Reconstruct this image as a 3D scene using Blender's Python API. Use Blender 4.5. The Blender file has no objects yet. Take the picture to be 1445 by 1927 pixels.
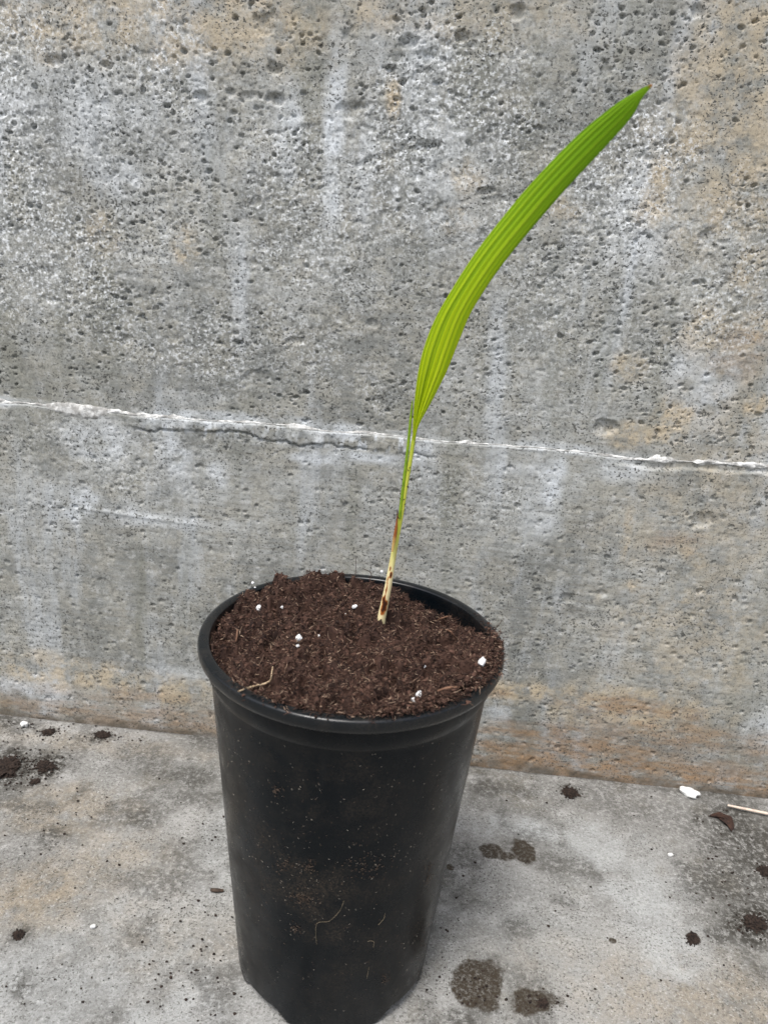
import bpy, bmesh, math, random
import numpy as np
from mathutils import Vector, Matrix, noise as mnoise

# ------------------------------------------------------------------ camera, sky, sun, exposure
scene = bpy.context.scene
C = scene.collection
CAM = np.array([0.0311, -0.3642, 0.4108])
PITCH, YAW, ROLL, FPX, SW, SH = 0.3289, -0.0537, 0.0759, 1447.0, 1445.0, 1927.0
_F = np.array([math.sin(YAW)*math.cos(PITCH), math.cos(YAW)*math.cos(PITCH), -math.sin(PITCH)])
_R0 = np.array([math.cos(YAW), -math.sin(YAW), 0.0]); _U0 = np.cross(_R0, _F)
_R = math.cos(ROLL)*_R0 + math.sin(ROLL)*_U0
_U = -math.sin(ROLL)*_R0 + math.cos(ROLL)*_U0
cd = bpy.data.cameras.new('camera'); cam = bpy.data.objects.new('camera', cd); C.objects.link(cam)
cam.matrix_world = Matrix(((_R[0], _U[0], -_F[0], CAM[0]), (_R[1], _U[1], -_F[1], CAM[1]),
                           (_R[2], _U[2], -_F[2], CAM[2]), (0, 0, 0, 1)))
cd.sensor_fit = 'VERTICAL'; cd.angle = 2*math.atan(SH/2/FPX)
cd.clip_start = 0.01; cd.clip_end = 200
cd.dof.use_dof = True; cd.dof.focus_distance = 0.50; cd.dof.aperture_fstop = 9.0
scene.camera = cam

SUN_EL, SUN_AZ = math.radians(66), math.radians(-118)     # azimuth from +x: behind the camera, to its left
world = bpy.data.worlds.new('World'); scene.world = world; world.use_nodes = True
wn = world.node_tree; bg = wn.nodes['Background']
sky = wn.nodes.new('ShaderNodeTexSky'); sky.sky_type = 'NISHITA'; sky.sun_disc = False
sky.sun_elevation = SUN_EL; sky.sun_rotation = math.pi/2 - SUN_AZ
sky.dust_density = 4.0; sky.air_density = 1.0; sky.ozone_density = 1.0
hs = wn.nodes.new('ShaderNodeHueSaturation'); hs.inputs['Saturation'].default_value = 0.55   # bright overcast: greyer sky
wn.links.new(sky.outputs[0], hs.inputs['Color']); wn.links.new(hs.outputs[0], bg.inputs[0])
bg.inputs[1].default_value = 0.12
sd = bpy.data.lights.new('sun', 'SUN'); sd.energy = 1.5; sd.angle = math.radians(16); sd.color = (1.0, 0.98, 0.95)
sun = bpy.data.objects.new('sun', sd); C.objects.link(sun)
sdir = Vector((math.cos(SUN_EL)*math.cos(SUN_AZ), math.cos(SUN_EL)*math.sin(SUN_AZ), math.sin(SUN_EL)))
sun.rotation_euler = sdir.to_track_quat('Z', 'Y').to_euler(); sun.location = sdir*3
vs = scene.view_settings
vs.view_transform = 'Standard'; vs.look = 'None'; vs.gamma = 1.0; vs.use_curve_mapping = False
vs.exposure = 0.86
scene.cycles.use_denoising = True
scene.cycles.max_bounces = 4
scene.cycles.use_adaptive_sampling = False

# ------------------------------------------------------------------ measures (metres)
POT_H, R_RIM, R_TOP, R_BOT = 0.2169, 0.0800, 0.0752, 0.0572
WALL_Y, SEAM_Z = 0.1969, 0.2795

def at(x, y, axis, val):
    """point of the place, on the plane axis = val, that the photograph shows at (x, y)"""
    d = _F + _R*(x-SW/2)/FPX - _U*(y-SH/2)/FPX
    return CAM + d*((val-CAM[axis])/d[axis])
def wp(x, y): p = at(x, y, 1, WALL_Y); return p[0], p[2]
def gp(x, y): p = at(x, y, 2, 0.0); return p[0], p[1]

# ------------------------------------------------------------------ helpers
def tag(o, label=None, cat=None, group=None, kind=None):
    if label: o['label'] = label
    if cat: o['category'] = cat
    if group: o['group'] = group
    if kind: o['kind'] = kind
    return o
def empty(name, loc=(0, 0, 0)):
    o = bpy.data.objects.new(name, None); C.objects.link(o); o.location = loc; o.empty_display_size = 0.01
    return o
def link(name, me, mat, parent=None, loc=None):
    o = bpy.data.objects.new(name, me); C.objects.link(o)
    if mat and not me.materials: me.materials.append(mat)
    if parent: o.parent = parent; o.matrix_parent_inverse = Matrix.Translation(-Vector(parent.location))
    if loc is not None: o.location = loc
    return o
def mesh_np(name, V, Fq, smooth=True, attrs=None):
    """V (n,3), Fq (m,k) with k = 3 or 4"""
    me = bpy.data.meshes.new(name); n, (m, k) = len(V), Fq.shape
    me.vertices.add(n); me.vertices.foreach_set('co', np.ascontiguousarray(V, np.float32).ravel())
    me.loops.add(m*k); me.loops.foreach_set('vertex_index', np.ascontiguousarray(Fq, np.int32).ravel())
    me.polygons.add(m); me.polygons.foreach_set('loop_start', np.arange(0, m*k, k, dtype=np.int32))
    me.polygons.foreach_set('use_smooth', np.full(m, smooth, bool))
    me.update(calc_edges=True)
    for a, v in (attrs or {}).items():
        t = me.attributes.new(a, 'FLOAT', 'POINT'); t.data.foreach_set('value', np.ascontiguousarray(v, np.float32).ravel())
    return me
def grid_faces(nr, nc, flip=False, wrap=False):
    r = np.arange(nr-1)[:, None]; c = np.arange(nc if wrap else nc-1)[None, :]; c2 = (c+1) % nc
    q = np.stack([r*nc+c+0*r, r*nc+c2+0*r, (r+1)*nc+c2, (r+1)*nc+c+0*r], -1).reshape(-1, 4)
    return q[:, ::-1] if flip else q
def sm(a, b, x): t = np.clip((x-a)/(b-a), 0, 1); return t*t*(3-2*t)
_tabs = {}
def vn(x, y, seed=0):
    if seed not in _tabs: _tabs[seed] = np.random.RandomState(seed+11).rand(256, 256).astype(np.float32)
    T = _tabs[seed]
    xi = np.floor(x).astype(np.int64); yi = np.floor(y).astype(np.int64); fx = (x-xi).astype(np.float32); fy = (y-yi).astype(np.float32)
    fx = fx*fx*(3-2*fx); fy = fy*fy*(3-2*fy); a, b, c, d = xi & 255, (xi+1) & 255, yi & 255, (yi+1) & 255
    return (T[a, c]*(1-fx)+T[b, c]*fx)*(1-fy) + (T[a, d]*(1-fx)+T[b, d]*fx)*fy
def fbm(x, y, seed=0, octv=4, gain=0.5):
    s = 0; w = 0; g = 1.0
    for i in range(octv):
        s = s + g*vn(x*2**i+17.3*i, y*2**i+9.1*i, seed+i); w += g; g *= gain
    return s/w
def axis_pts(lo, hi, flo, fhi, st, growth=1.015, cap=0.010):
    a = list(np.arange(flo, fhi, st))
    s = st; x = a[-1]
    while x < hi: s = min(s*growth, cap); x += s; a.append(x)
    s = st; x = flo; pre = []
    while x > lo: s = min(s*growth, cap); x -= s; pre.append(x)
    return np.array(pre[::-1]+a)
def blobs(U, V, lst, conv, scale, nz):
    """soft blots: (px, py, radius px, radius py, strength), ragged by the noise field nz"""
    out = np.zeros_like(U)
    for (x, y, rx, ry, s) in lst:
        cx, cy = conv(x, y)
        ax, ay = scale(x, y, rx, ry)
        d = np.sqrt(((U-cx)/ax)**2 + ((V-cy)/ay)**2)
        out = np.maximum(out, s*(1-sm(0.35, 1.25, d + (nz-0.5)*0.9)))
    return out

# ------------------------------------------------------------------ materials
class M:
    def __init__(s, name):
        s.m = bpy.data.materials.new(name); s.m.use_nodes = True; s.t = s.m.node_tree
        s.b = s.t.nodes['Principled BSDF']; s.tc = None
    def n(s, typ, **kw):
        o = s.t.nodes.new(typ)
        for k, v in kw.items(): setattr(o, k, v)
        return o
    def l(s, a, b): s.t.links.new(a, b)
    def co(s):
        if not s.tc: s.tc = s.n('ShaderNodeNewGeometry')
        return s.tc.outputs['Position']
    def noise(s, scale, detail=3, rough=0.55, stretch=None):
        v = s.co()
        if stretch:
            mp = s.n('ShaderNodeVectorMath', operation='MULTIPLY'); mp.inputs[1].default_value = stretch; s.l(v, mp.inputs[0]); v = mp.outputs[0]
        o = s.n('ShaderNodeTexNoise'); o.inputs['Scale'].default_value = scale; o.inputs['Detail'].default_value = detail
        o.inputs['Roughness'].default_value = rough; s.l(v, o.inputs['Vector']); return o.outputs['Fac']
    def attr(s, name): o = s.n('ShaderNodeAttribute', attribute_name=name); return o.outputs['Fac']
    def rng(s, v, a, b, c=0.0, d=1.0):
        o = s.n('ShaderNodeMapRange'); o.interpolation_type = 'SMOOTHSTEP'
        for i, k in enumerate((a, b, c, d)): o.inputs[i+1].default_value = k
        s.l(v, o.inputs[0]); return o.outputs[0]
    def math(s, op, a, b):
        o = s.n('ShaderNodeMath', operation=op)
        for i, k in enumerate((a, b)):
            if isinstance(k, (int, float)): o.inputs[i].default_value = k
            else: s.l(k, o.inputs[i])
        return o.outputs[0]
    def mix(s, f, a, b, mode='MIX'):
        o = s.n('ShaderNodeMix', data_type='RGBA', blend_type=mode)
        for i, k in ((0, f), (6, a), (7, b)):
            if isinstance(k, (int, float)): o.inputs[i].default_value = k
            elif isinstance(k, tuple): o.inputs[i].default_value = (*k, 1)
            else: s.l(k, o.inputs[i])
        return o.outputs[2]
    def out(s, col, rough=0.8, spec=0.3, bump=None, bstr=0.5, bdist=0.001):
        if isinstance(col, tuple): s.b.inputs['Base Color'].default_value = (*col, 1)
        else: s.l(col, s.b.inputs['Base Color'])
        if isinstance(rough, (int, float)): s.b.inputs['Roughness'].default_value = rough
        else: s.l(rough, s.b.inputs['Roughness'])
        s.b.inputs['Specular IOR Level'].default_value = spec
        if bump is not None:
            o = s.n('ShaderNodeBump'); o.inputs['Strength'].default_value = bstr; o.inputs['Distance'].default_value = bdist
            s.l(bump, o.inputs['Height']); s.l(o.outputs[0], s.b.inputs['Normal'])
        return s.m

def wall_material():
    m = M('weathered_concrete')
    big = m.noise(11, 4, 0.62); mid = m.noise(60, 4, 0.6); streak = m.noise(26, 3, 0.6, (1, 1, 14)); fine = m.noise(380, 4, 0.75); grain = m.noise(1100, 1, 0.6)
    runs = m.noise(30, 4, 0.6, (1, 1, 0.16)); runs2 = m.noise(21, 4, 0.6, (1.3, 1, 0.22))
    rough = m.attr('rough')
    col = m.mix(m.rng(big, 0.36, 0.64), (0.185, 0.190, 0.178), (0.315, 0.320, 0.303))
    m3 = m.noise(150, 4, 0.7)
    col = m.mix(m.rng(mid, 0.40, 0.66, 0, 0.6), col, (0.32, 0.307, 0.262))
    col = m.mix(m.rng(m3, 0.52, 0.66, 0, 0.6), col, (0.41, 0.415, 0.405))
    col = m.mix(m.rng(m3, 0.47, 0.34, 0, 0.6), col, (0.145, 0.147, 0.135))
    col = m.mix(m.math('MULTIPLY', m.rng(streak, 0.45, 0.7), m.math('SUBTRACT', 0.45, m.math('MULTIPLY', rough, 0.45))), col, (0.20, 0.19, 0.16))
    # water runs: lime-pale and olive-dark streaks hanging down the face
    col = m.mix(m.rng(runs, 0.51, 0.70, 0, 0.60), col, (0.44, 0.465, 0.485))
    col = m.mix(m.rng(runs2, 0.52, 0.70, 0, 0.6), col, (0.165, 0.165, 0.135))
    # lime bloom and warm stains of their own shape
    col = m.mix(m.math('MULTIPLY', m.attr('pale'), m.rng(mid, 0.30, 0.64)), col, (0.52, 0.55, 0.575))
    col = m.mix(m.math('MULTIPLY', m.attr('warm'), m.rng(m.noise(70, 5, 0.68), 0.34, 0.64)), col, (0.425, 0.352, 0.245))
    col = m.mix(m.math('MULTIPLY', m.attr('rust'), m.rng(m.noise(40, 5, 0.65, (1, 1, 3)), 0.30, 0.64)), col, (0.255, 0.160, 0.085))
    # rough, open grain: light lime specks and dark sand
    col = m.mix(m.math('MULTIPLY', rough, m.rng(fine, 0.51, 0.61, 0, 0.85)), col, (0.66, 0.68, 0.69))
    col = m.mix(m.math('MULTIPLY', m.rng(fine, 0.46, 0.33, 0, 0.85), m.math('ADD', m.math('MULTIPLY', rough, 0.55), 0.35)), col, (0.105, 0.108, 0.105))
    # dark specks for sand and the painted-in shade of tiny pits, thicker in places
    spk = m.noise(560, 2, 0.6, (1, 1, 1.2)); dn = m.rng(m.noise(34, 3, 0.6), 0.34, 0.62, 0.35, 1.0)
    col = m.mix(m.math('MULTIPLY', m.rng(spk, 0.425, 0.365, 0, 0.95), dn), col, (0.045, 0.046, 0.043))
    spk2 = m.noise(270, 2, 0.6)
    col = m.mix(m.math('MULTIPLY', m.rng(spk2, 0.365, 0.31, 0, 0.85), dn), col, (0.060, 0.059, 0.052))
    col = m.mix(m.math('MULTIPLY', m.attr('grime'), m.rng(mid, 0.30, 0.60)), col, (0.085, 0.072, 0.055))
    col = m.mix(m.rng(grain, 0.3, 0.7, 0, 0.4), col, m.mix(1.0, col, (1.5, 1.5, 1.5), 'MULTIPLY'))
    bump = m.math('ADD', m.math('MULTIPLY', fine, 0.8), m.math('ADD', m.math('MULTIPLY', grain, 0.35), m.math('MULTIPLY', streak, 0.2)))
    return m.out(col, 0.88, 0.25, bump, 0.42, 0.0007)
def ridge_material():
    m = M('lime_bloom')
    col = m.mix(m.rng(m.noise(160, 4, 0.65), 0.38, 0.62), (0.30, 0.295, 0.28), (0.66, 0.66, 0.64))
    col = m.mix(m.rng(m.noise(700, 3), 0.45, 0.30, 0, 0.6), col, (0.26, 0.25, 0.23))
    return m.out(col, 0.9, 0.2, m.noise(900, 3, 0.7), 0.7, 0.0008)
def ground_material():
    m = M('worn_concrete_slab')
    big = m.noise(9, 5, 0.65); mid = m.noise(70, 5, 0.68); fine = m.noise(430, 5, 0.8); grain = m.noise(1300, 1)
    b2 = m.noise(26, 5, 0.68)
    col = m.mix(m.rng(big, 0.36, 0.64), (0.165, 0.162, 0.150), (0.270, 0.266, 0.252))
    col = m.mix(m.rng(b2, 0.50, 0.66, 0, 0.65), col, (0.165, 0.152, 0.126))
    col = m.mix(m.rng(mid, 0.50, 0.66, 0, 0.55), col, (0.36, 0.355, 0.34))
    col = m.mix(m.math('MULTIPLY', m.attr('tan'), m.rng(mid, 0.3, 0.62)), col, (0.25, 0.205, 0.145))
    col = m.mix(m.math('MULTIPLY', m.attr('pale'), m.rng(b2, 0.28, 0.62)), col, (0.36, 0.37, 0.365))
    col = m.mix(m.rng(fine, 0.53, 0.70, 0, 0.65), col, (0.50, 0.50, 0.485))
    col = m.mix(m.rng(fine, 0.47, 0.32, 0, 0.8), col, (0.085, 0.082, 0.072))
    # sharp sand grains, light and dark, and larger dirt flecks
    dn = m.rng(m.noise(22, 4, 0.65), 0.36, 0.62, 0.30, 1.0)
    col = m.mix(m.math('MULTIPLY', m.rng(m.noise(640, 2, 0.6), 0.43, 0.36, 0, 0.85), dn), col, (0.060, 0.057, 0.050))
    col = m.mix(m.rng(m.noise(760, 2, 0.6, (1, 1, 1.1)), 0.60, 0.70, 0, 0.40), col, (0.50, 0.50, 0.48))
    col = m.mix(m.math('MULTIPLY', m.rng(m.noise(240, 3, 0.65), 0.35, 0.29, 0, 0.9), dn), col, (0.050, 0.046, 0.038))
    col = m.mix(m.math('MULTIPLY', m.attr('moss'), m.rng(m.noise(230, 6, 0.78), 0.38, 0.54)), col, (0.038, 0.035, 0.029))
    col = m.mix(m.math('MULTIPLY', m.rng(m.math('ADD', m.attr('damp'), m.math('MULTIPLY', m.noise(170, 5, 0.7), 0.9)), 0.90, 1.22), m.rng(m.noise(420, 4, 0.75), 0.30, 0.56, 0.50, 1.0)), col, (0.040, 0.031, 0.021))
    col = m.mix(m.rng(grain, 0.3, 0.7, 0, 0.35), col, m.mix(1.0, col, (1.4, 1.4, 1.4), 'MULTIPLY'))
    bump = m.math('ADD', m.math('MULTIPLY', fine, 0.9), m.math('MULTIPLY', grain, 0.3))
    return m.out(col, 0.88, 0.25, bump, 0.75, 0.0009)
def pot_material(name='black_nursery_plastic', spec=0.20, dull=0.0):
    m = M(name)
    dust = m.noise(38, 5, 0.65); scr = m.noise(60, 4, 0.6, (3, 3, 0.25)); f = m.noise(900, 3, 0.7)
    d = m.math('MULTIPLY', m.attr('dust'), m.rng(dust, 0.40, 0.68))
    col = m.mix(m.math('MULTIPLY', d, m.rng(f, 0.40, 0.62, 0.05, 0.55)), (0.0026, 0.0042, 0.0058), (0.060, 0.046, 0.034))
    col = m.mix(m.rng(scr, 0.55, 0.75, 0, 0.25), col, (0.011, 0.013, 0.014))
    r = m.math('ADD', m.rng(m.noise(90, 4), 0.3, 0.7, 0.20-dull*.6, 0.33-dull), m.math('MULTIPLY', d, 0.25))
    return m.out(col, r, spec, m.noise(260, 3, 0.5), 0.08, 0.0006)
def soil_material(name, dark, lite, pale):
    m = M(name)
    t = m.attr('tint')
    col = m.mix(m.rng(t, 0.0, 0.7), dark, lite)
    col = m.mix(m.rng(t, 0.75, 1.0), col, pale)
    col = m.mix(m.rng(m.noise(900, 3, 0.7), 0.3, 0.7, 0, 0.6), col, m.mix(1.0, col, (0.45, 0.42, 0.40), 'MULTIPLY'))
    return m.out(col, 0.85, 0.25, m.noise(1600, 2), 0.4, 0.0006)
def plain(name, a, b, scale, rough=0.8, bump=0.4):
    m = M(name); return m.out(m.mix(m.rng(m.noise(scale, 4, 0.65), 0.35, 0.65), a, b), rough, 0.3, m.noise(scale*3, 3), bump, 0.0006)
def leaf_material():
    m = M('palm_leaf_green')
    along = m.attr('along'); across = m.attr('across'); rib = m.attr('rib')
    vein = m.n('ShaderNodeTexNoise'); vein.inputs['Scale'].default_value = 1.0; vein.inputs['Detail'].default_value = 2
    cv = m.n('ShaderNodeCombineXYZ'); m.l(m.math('MULTIPLY', across, 7.0), cv.inputs[0]); m.l(m.math('MULTIPLY', along, 1.2), cv.inputs[1]); m.l(cv.outputs[0], vein.inputs['Vector'])
    col = m.mix(m.rng(along, 0.0, 0.9), (0.58, 0.68, 0.010), (0.25, 0.47, 0.007))
    col = m.mix(m.rng(vein.outputs['Fac'], 0.42, 0.62, 0, 0.65), col, (0.17, 0.34, 0.003))
    col = m.mix(m.math('MULTIPLY', rib, 0.6), col, (0.70, 0.76, 0.05))
    col = m.mix(m.rng(along, 0.985, 1.0), col, (0.42, 0.17, 0.05))
    m.out(col, 0.45, 0.35)
    tr = m.n('ShaderNodeBsdfTranslucent'); m.l(m.mix(1.0, col, (1.3, 1.3, 0.8), 'MULTIPLY'), tr.inputs['Color'])
    mx = m.n('ShaderNodeMixShader'); mx.inputs[0].default_value = 0.45
    m.l(m.b.outputs[0], mx.inputs[1]); m.l(tr.outputs[0], mx.inputs[2])
    m.l(mx.outputs[0], m.t.nodes['Material Output'].inputs['Surface'])
    return m.m
def stem_material():
    m = M('stem_cream_to_green')
    a = m.attr('along')
    col = m.mix(m.rng(a, 0.28, 0.55), (0.82, 0.70, 0.40), (0.55, 0.58, 0.06))
    col = m.mix(m.rng(a, 0.60, 1.0), col, (0.25, 0.34, 0.02))
    col = m.mix(m.rng(m.noise(500, 3, 0.6, (1, 1, 0.2)), 0.5, 0.75, 0, 0.5), col, (0.60, 0.46, 0.20))
    col = m.mix(m.rng(m.attr('brown'), 0.35, 0.75), col, (0.36, 0.10, 0.012))
    col = m.mix(m.rng(m.attr('brown'), 0.75, 1.0), col, (0.045, 0.014, 0.006))
    return m.out(col, 0.5, 0.4)
def sheath_material():
    m = M('dead_brown_sheath')
    col = m.mix(m.rng(m.attr('along'), 0.05, 0.35), (0.62, 0.42, 0.14), (0.26, 0.08, 0.018))
    col = m.mix(m.rng(m.attr('along'), 0.45, 0.95), col, (0.035, 0.015, 0.010))
    return m.out(col, 0.6, 0.3, m.noise(1200, 3), 0.5, 0.0005)

M_WALL, M_RIDGE, M_GROUND, M_POT = wall_material(), ridge_material(), ground_material(), pot_material()
M_RIM = pot_material('polished_black_lip', 0.45, 0.06)
M_SOIL = soil_material('coir_potting_mix', (0.017, 0.0084, 0.0063), (0.112, 0.060, 0.043), (0.42, 0.30, 0.215))
M_SPECK = soil_material('dried_mud', (0.030, 0.020, 0.015), (0.11, 0.080, 0.060), (0.34, 0.31, 0.26))
M_THREAD = plain('dull_fibre', (0.16, 0.13, 0.085), (0.26, 0.21, 0.14), 300)
M_PERL = plain('perlite_white', (0.66, 0.66, 0.66), (0.84, 0.84, 0.83), 500, 0.9, 0.6)
M_STONE = plain('white_stone', (0.62, 0.62, 0.60), (0.82, 0.82, 0.80), 220, 0.85, 0.3)
M_CLOD = plain('dark_dry_soil', (0.010, 0.007, 0.006), (0.042, 0.028, 0.021), 600, 0.97, 1.0)
M_ROOT = plain('pale_root', (0.50, 0.36, 0.22), (0.62, 0.48, 0.32), 300)
M_TWIG = plain('brown_twig', (0.10, 0.05, 0.03), (0.20, 0.11, 0.07), 300)
M_HAIR = plain('dark_root_hair', (0.035, 0.025, 0.02), (0.08, 0.055, 0.04), 300)
M_STRAW = plain('pinkish_straw', (0.55, 0.42, 0.34), (0.70, 0.58, 0.48), 200)
M_DRYLEAF = plain('dry_dark_leaf', (0.018, 0.010, 0.008), (0.055, 0.028, 0.019), 260)
M_LEAF, M_STEM, M_SHEATH = leaf_material(), stem_material(), sheath_material()

# ------------------------------------------------------------------ ground
def build_ground():
    xs = axis_pts(-4, 4, -0.36, 0.38, 0.0014, 1.08, 0.08); ys = np.concatenate([axis_pts(-4, WALL_Y+0.012, -0.10, WALL_Y+0.012, 0.0012, 1.08, 0.08)])
    ys = ys[ys <= WALL_Y+0.014]
    U, V = np.meshgrid(xs, ys)
    near = 1-sm(0.45, 0.8, np.hypot(U, V))
    nz = fbm(U*70, V*70, 3, 4); n2 = fbm(U*16, V*16, 7, 4)
    sc = lambda x, y, rx, ry: (rx*0.00045, ry*0.00045*1.35)
    moss = blobs(U, V, [(15, 1448, 100, 60, 1), (85, 1441, 50, 36, 1), (66, 1470, 22, 14, .8), (91, 1377, 26, 12, .7), (11, 1357, 70, 18, .85), (192, 1384, 40, 20, .85),
        (260, 1540, 45, 25, .75), (345, 1460, 75, 28, .7), (92, 1575, 34, 24, .7), (285, 1430, 90, 45, .5), (40, 1600, 90, 60, .35), (430, 1585, 70, 40, .35), (300, 1660, 60, 20, .6),
        (36, 1758, 24, 18, .8), (40, 1860, 22, 12, .7), (130, 1840, 120, 60, .28), (1300, 1540, 150, 50, .55), (1400, 1575, 130, 90, .9), (1390, 1660, 110, 70, .8), (1415, 1736, 70, 44, 1),
        (1440, 1640, 26, 24, .9), (1190, 1520, 120, 36, .5), (915, 1480, 40, 22, .75), (980, 1488, 26, 16, .7), (1075, 1490, 30, 16, .45), (1110, 1487, 20, 10, .6), (1348, 1758, 20, 14, .8), (867, 1921, 34, 14, .8), (910, 1893, 20, 12, .7)], gp, sc, nz)
    moss = np.maximum(moss, 0.9*sm(WALL_Y-0.007, WALL_Y, V+.006*(nz-.5)))
    moss = np.maximum(moss, 0.75*sm(WALL_Y-0.040, WALL_Y-0.002, V)*sm(0.45, 0.6, n2)*near)
    moss = np.maximum(moss, 0.55*sm(0.54, 0.70, fbm(U*34, V*34, 21, 5)))
    damp = blobs(U, V, [(985, 1603, 34, 28, 1), (930, 1602, 34, 17, .8), (955, 1612, 26, 14, .9), (905, 1846, 46, 32, .95), (880, 1862, 28, 20, 1), (1010, 1884, 44, 21, 1), (1022, 1890, 14, 10, 1),
        (1304, 1766, 14, 10, .95), (847, 1632, 8, 6, .9), (1153, 1769, 7, 5, .9), (890, 1700, 60, 60, .14), (915, 1460, 30, 16, .4)], gp, sc, nz)
    pale = blobs(U, V, [(960, 1555, 170, 26, .9), (1130, 1600, 120, 60, .7), (1210, 1700, 90, 70, .75), (1270, 1800, 60, 40, .8), (420, 1600, 60, 120, .6), (330, 1700, 120, 80, .4), (150, 1880, 300, 90, .75), (1000, 1760, 200, 120, .35)], gp, sc, nz)
    tan = blobs(U, V, [(130, 1520, 120, 60, .6), (60, 1690, 100, 60, .8), (220, 1620, 120, 60, .5), (1280, 1880, 200, 60, .6), (320, 1770, 120, 60, .4), (1100, 1830, 160, 60, .35), (200, 1400, 260, 30, .4)], gp, sc, nz)
    Z = (n2-0.5)*0.0016 + (nz-0.5)*0.0007 + (fbm(U*420, V*420, 5, 2)-0.5)*0.0006*near
    Z -= 0.0022*sm(WALL_Y-0.006, WALL_Y+0.001, V)            # worn joint at the foot of the wall
    rs = np.random.RandomState(5)
    for _ in range(700):                                      # small open pores
        u = rs.uniform(-0.36, 0.38); v = rs.uniform(-0.10, WALL_Y-0.003); r = 0.0006+0.0011*rs.rand()**3
        i0, i1 = np.searchsorted(xs, (u-r, u+r)); j0, j1 = np.searchsorted(ys, (v-r, v+r))
        if i1 > i0 and j1 > j0:
            d = np.hypot(U[j0:j1, i0:i1]-u, V[j0:j1, i0:i1]-v)/r
            Z[j0:j1, i0:i1] -= r*0.9*np.clip(1-d**3, 0, 1)
    me = mesh_np('ground', np.stack([U, V, Z-0.0003], -1).reshape(-1, 3), grid_faces(*U.shape), True, dict(moss=moss, damp=damp, pale=pale, tan=tan))
    tag(link('ground', me, M_GROUND), kind='structure')
build_ground()

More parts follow.
